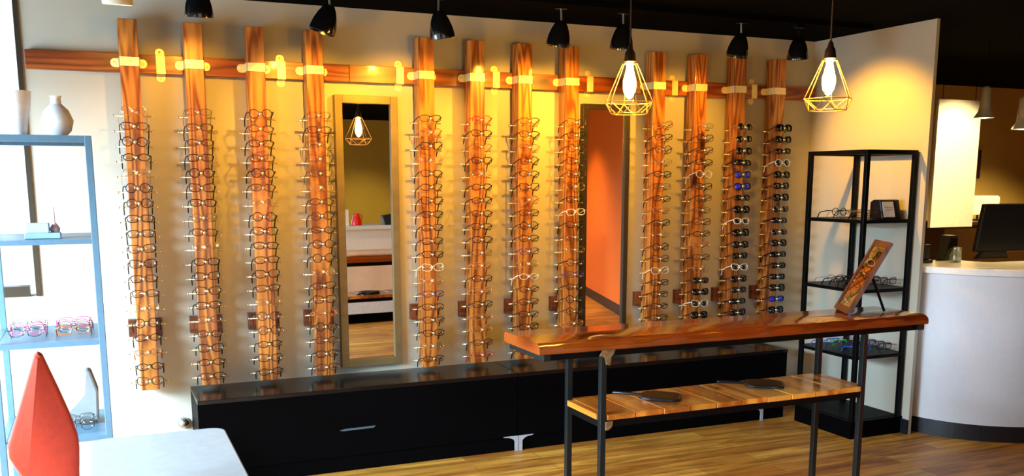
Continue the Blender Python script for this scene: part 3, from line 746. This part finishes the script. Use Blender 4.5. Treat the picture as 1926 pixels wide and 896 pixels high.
pr = thing('card_reader', 'black boxy device behind the glass jar on the white counter', 'device', (5.0, 4.46, 1.0355))
MB().prism([(-.05, 0), (.06, 0), (.05, .16), (-.02, .16)], -.04, .04, 'Y').build('body', M_blackpl, pr, bevel=.006)
MB().box(-.02, .045, -.045, -.041, .07, .14).build('screen', M_dark, pr)
mo = thing('computer_monitor', 'black monitor seen from behind on the white counter at the right edge', 'monitor', (5.38, 4.38, 1.0355), R(-8))
MB().prism([(-.20, .05), (.23, .05), (.19, .36), (-.15, .36)], -.015, .02, 'Y').build('housing', M_blackpl, mo, bevel=.008)
MB().prism([(-.15, .0), (.10, .0), (.06, .10), (-.06, .10)], .021, .06, 'Y').build('stand', M_blackpl, mo, bevel=.004)
# annex: panel, picture, lamp
pn = MB().box(0, .455, 0, .03, 0, .985).build('hanging_panel', M_whitep, None, loc=(5.975, 5.5, 1.175), bevel=.003); tag(pn, 'tall pale rectangular panel hanging behind the reception desk', 'panel')
MB().tube([(.05, .015, .985), (.05, .015, 1.285)], .003, 6).build('hanger', M_blackm, pn); MB().tube([(.40, .015, .985), (.40, .015, 1.285)], .003, 6).build('hanger', M_blackm, pn)
pc = thing('framed_picture', 'small dark red framed picture on the yellow wall beside the pale panel', 'picture', (8.10, 6.999, 1.56))
MB().box(-.11, .11, -.02, 0, 0, .28).build('frame', M_sock, pc); MB().box(-.085, .085, -.024, -.02, .03, .25).build('print', plain('dark_red_print', (.05, .01, .03), .6, var=.5, scale=8), pc)
cb = thing('sideboard', 'dark sideboard against the yellow wall behind the reception desk', 'cabinet', (7.9, 6.55, 0))
MB().box(-.6, .9, 0, .44, 0, 1.12).build('body', M_sock, cb, bevel=.004); MB().box(-.62, .92, -.02, .445, 1.12, 1.15).build('top', M_sock, cb)
lm = thing('table_lamp', 'cream shaded lamp on the sideboard behind the reception desk', 'lamp', (7.95, 6.75, 1.1505))
MB().lathe([(.06, 0), (.06, .012), (.012, .02), (.012, .07)], 20).build('base', M_sock, lm, smooth=True)
MB().prism(rrect(-.22, .22, -.09, .09, .06), .06, .24, 'Z').build('lamp_shade', emit('cream_shade_glow', (1, .74, .30), 1.3), lm, bevel=.02)
M_pale = plain('pale_satin_metal', (.75, .73, .62), .3, metal=.35)
def cone_lamp(x, y, zb, label, power):
    t = thing('cone_pendant', label, 'pendant lamp', (x, y, ZC), 0, 'chrome lamps over the reception desk'); Z = zb - ZC
    MB().tube([(0, 0, 0), (0, 0, Z + .22)], .003, 6).build('cord', M_blackm, t)
    MB().lathe([(.006, .205), (.02, .20), (.028, .19), (.033, .08), (.040, .04), (.062, .008), (.064, 0), (.061, 0), (.036, .038), (.026, .08), (.006, .17)], 24, Matrix.Translation((0, 0, Z))).build('shade', M_pale, t, smooth=True)
    MB().lathe([(.002, -.004), (.030, .0), (.036, .012), (.028, .04), (.002, .06)], 16, Matrix.Translation((0, 0, Z))).build('bulb', emit('desk_bulb', (1, .8, .45), 12), t, smooth=True)
    l = bpy.data.lights.new('bulb_light', 'SPOT'); l.energy = power; l.color = (1, .68, .25); l.spot_size = R(150); l.spot_blend = .5; l.shadow_soft_size = .03
    lo = bpy.data.objects.new('bulb_light', l); COL.objects.link(lo); lo.parent = t; lo.location = (0, 0, Z - .005)
cone_lamp(5.43, 4.62, 1.952, 'chrome cone lamp hanging in front of the yellow wall, left of the other', 40)
cone_lamp(5.47, 4.36, 1.868, 'chrome cone lamp hanging at the right edge of the photo', 40)
l = bpy.data.lights.new('annex_fill_light', 'SPOT'); l.energy = 900; l.color = (1, .66, .2); l.spot_size = R(96); l.spot_blend = 1; l.shadow_soft_size = .1  # unseen spot added to brighten the annex back wall
ad = thing('added_ceiling_light', 'unseen light added in the black ceiling of the annex', 'fill_light', (8.2, 5.7, ZC - .002))
MB().lathe([(.07, -.006), (.075, 0)], 24).build('trim_ring', M_ceil, ad)
lo = bpy.data.objects.new('fill_beam', l); COL.objects.link(lo); lo.parent = ad; lo.location = (0, 0, -.02); lo.rotation_euler = (R(14), 0, 0)
l = bpy.data.lights.new('panel_fill_light', 'SPOT'); l.energy = 260; l.color = (1, .76, .36); l.spot_size = R(70); l.spot_blend = .6; l.shadow_soft_size = .05  # unseen spot added to light the hanging panel from above
ad2 = thing('added_ceiling_light', 'unseen light added above the pale hanging panel', 'fill_light', (6.0, 4.75, ZC - .002))
MB().lathe([(.07, -.006), (.075, 0)], 24).build('trim_ring', M_ceil, ad2)
lo = bpy.data.objects.new('fill_beam', l); COL.objects.link(lo); lo.parent = ad2; lo.location = (0, 0, -.02); lo.rotation_euler = (R(38), 0, R(-15))

# ------------------------------------------------------------------ the far side of the shop, seen only in the mirrors
oc = thing('service_counter', 'white service counter with perforated front, seen in the left mirror', 'counter', (2.2, .02, 0))
MB().box(0, 2.2, 0, .45, .28, 1.02).build('body', plain('peach_wood_laminate', (.80, .60, .42), .5, var=.1, scale=5), oc)
MB().box(-.02, 2.22, -.02, .50, 1.02, 1.06).build('counter_top', M_white, oc, bevel=.003)
MB().box(.02, 2.18, .4505, .456, .80, 1.018).build('perforated_panel', M_perf, oc)
MB().box(-.01, 2.21, -.01, .49, .11, .28).build('plinth', M_white, oc, bevel=.003)
MB().box(.05, 2.15, .03, .44, 0, .11).build('kick_board', M_black, oc)
o = MB().box(-.045, .045, -.03, .03, 0, .17).build('white_carton', M_card, None, loc=(2.76, .40, 1.0605), bevel=.002); tag(o, 'small white carton on the perforated counter, seen in the left mirror', 'carton')
rj = thing('red_jug', 'red jug on the perforated counter, seen in the left mirror', 'jug', (2.90, .40, 1.0605))
M_rj = plain('red_glaze', (.7, .02, .01), .3)
MB().lathe([(.05, 0), (.058, .01), (.05, .06), (.034, .10), (.030, .12), (.034, .128), (.028, .12), (.028, .1), (.002, .09)], 24).build('body', M_rj, rj, smooth=True)
MB().tube([(.034, 0, .115), (.062, 0, .10), (.06, 0, .06), (.05, 0, .04)], .005, 8).build('handle', M_rj, rj, smooth=True)
o = thing('card_terminal', 'black angled terminal on the perforated counter, seen in the left mirror', 'terminal', (3.25, .40, 1.0605))
MB().prism([(-.07, .10), (.09, .12), (.06, 0), (-.04, 0)], -.05, .05, 'Y').build('body', M_blackpl, o, bevel=.005)
# orange panelled wall with dark base
d = Vector((-.65, 2.2, 0)).normalized(); MO = Matrix.Translation((6.25, -1.6, 0)) @ Matrix.Rotation(math.atan2(d.y, d.x), 4, 'Z')
ow = thing('orange_partition', 'orange textured partition with dark base, seen in the mirror behind the table', 'partition', (6.25, -1.6, 0), math.atan2(d.y, d.x))
MB().box(0, 3.4, -.05, .05, .12, ZC - .005).build('panel', M_orange, ow); MB().box(0, 3.4, -.055, .055, 0, .12).build('base', M_base, ow)

for x, y, e, lab in ((5.1, -.6, 260, 'unseen light added beside the orange partition'), (4.4, -3.0, 260, 'unseen light added in front of the olive wall'), (3.0, 1.1, 50, 'unseen light added over the perforated counter')):  # unseen ceiling spots added to brighten what the mirrors show
    ad = thing('added_ceiling_light', lab, 'fill_light', (x, y, ZC - .002)); MB().lathe([(.07, -.006), (.075, 0)], 24).build('trim_ring', M_ceil, ad)
    l = bpy.data.lights.new('fill_beam', 'SPOT'); l.energy = e; l.color = (1, .62, .2); l.spot_size = R(120); l.spot_blend = .8; l.shadow_soft_size = .08
    lo = bpy.data.objects.new('fill_beam', l); COL.objects.link(lo); lo.parent = ad; lo.location = (0, 0, -.02)
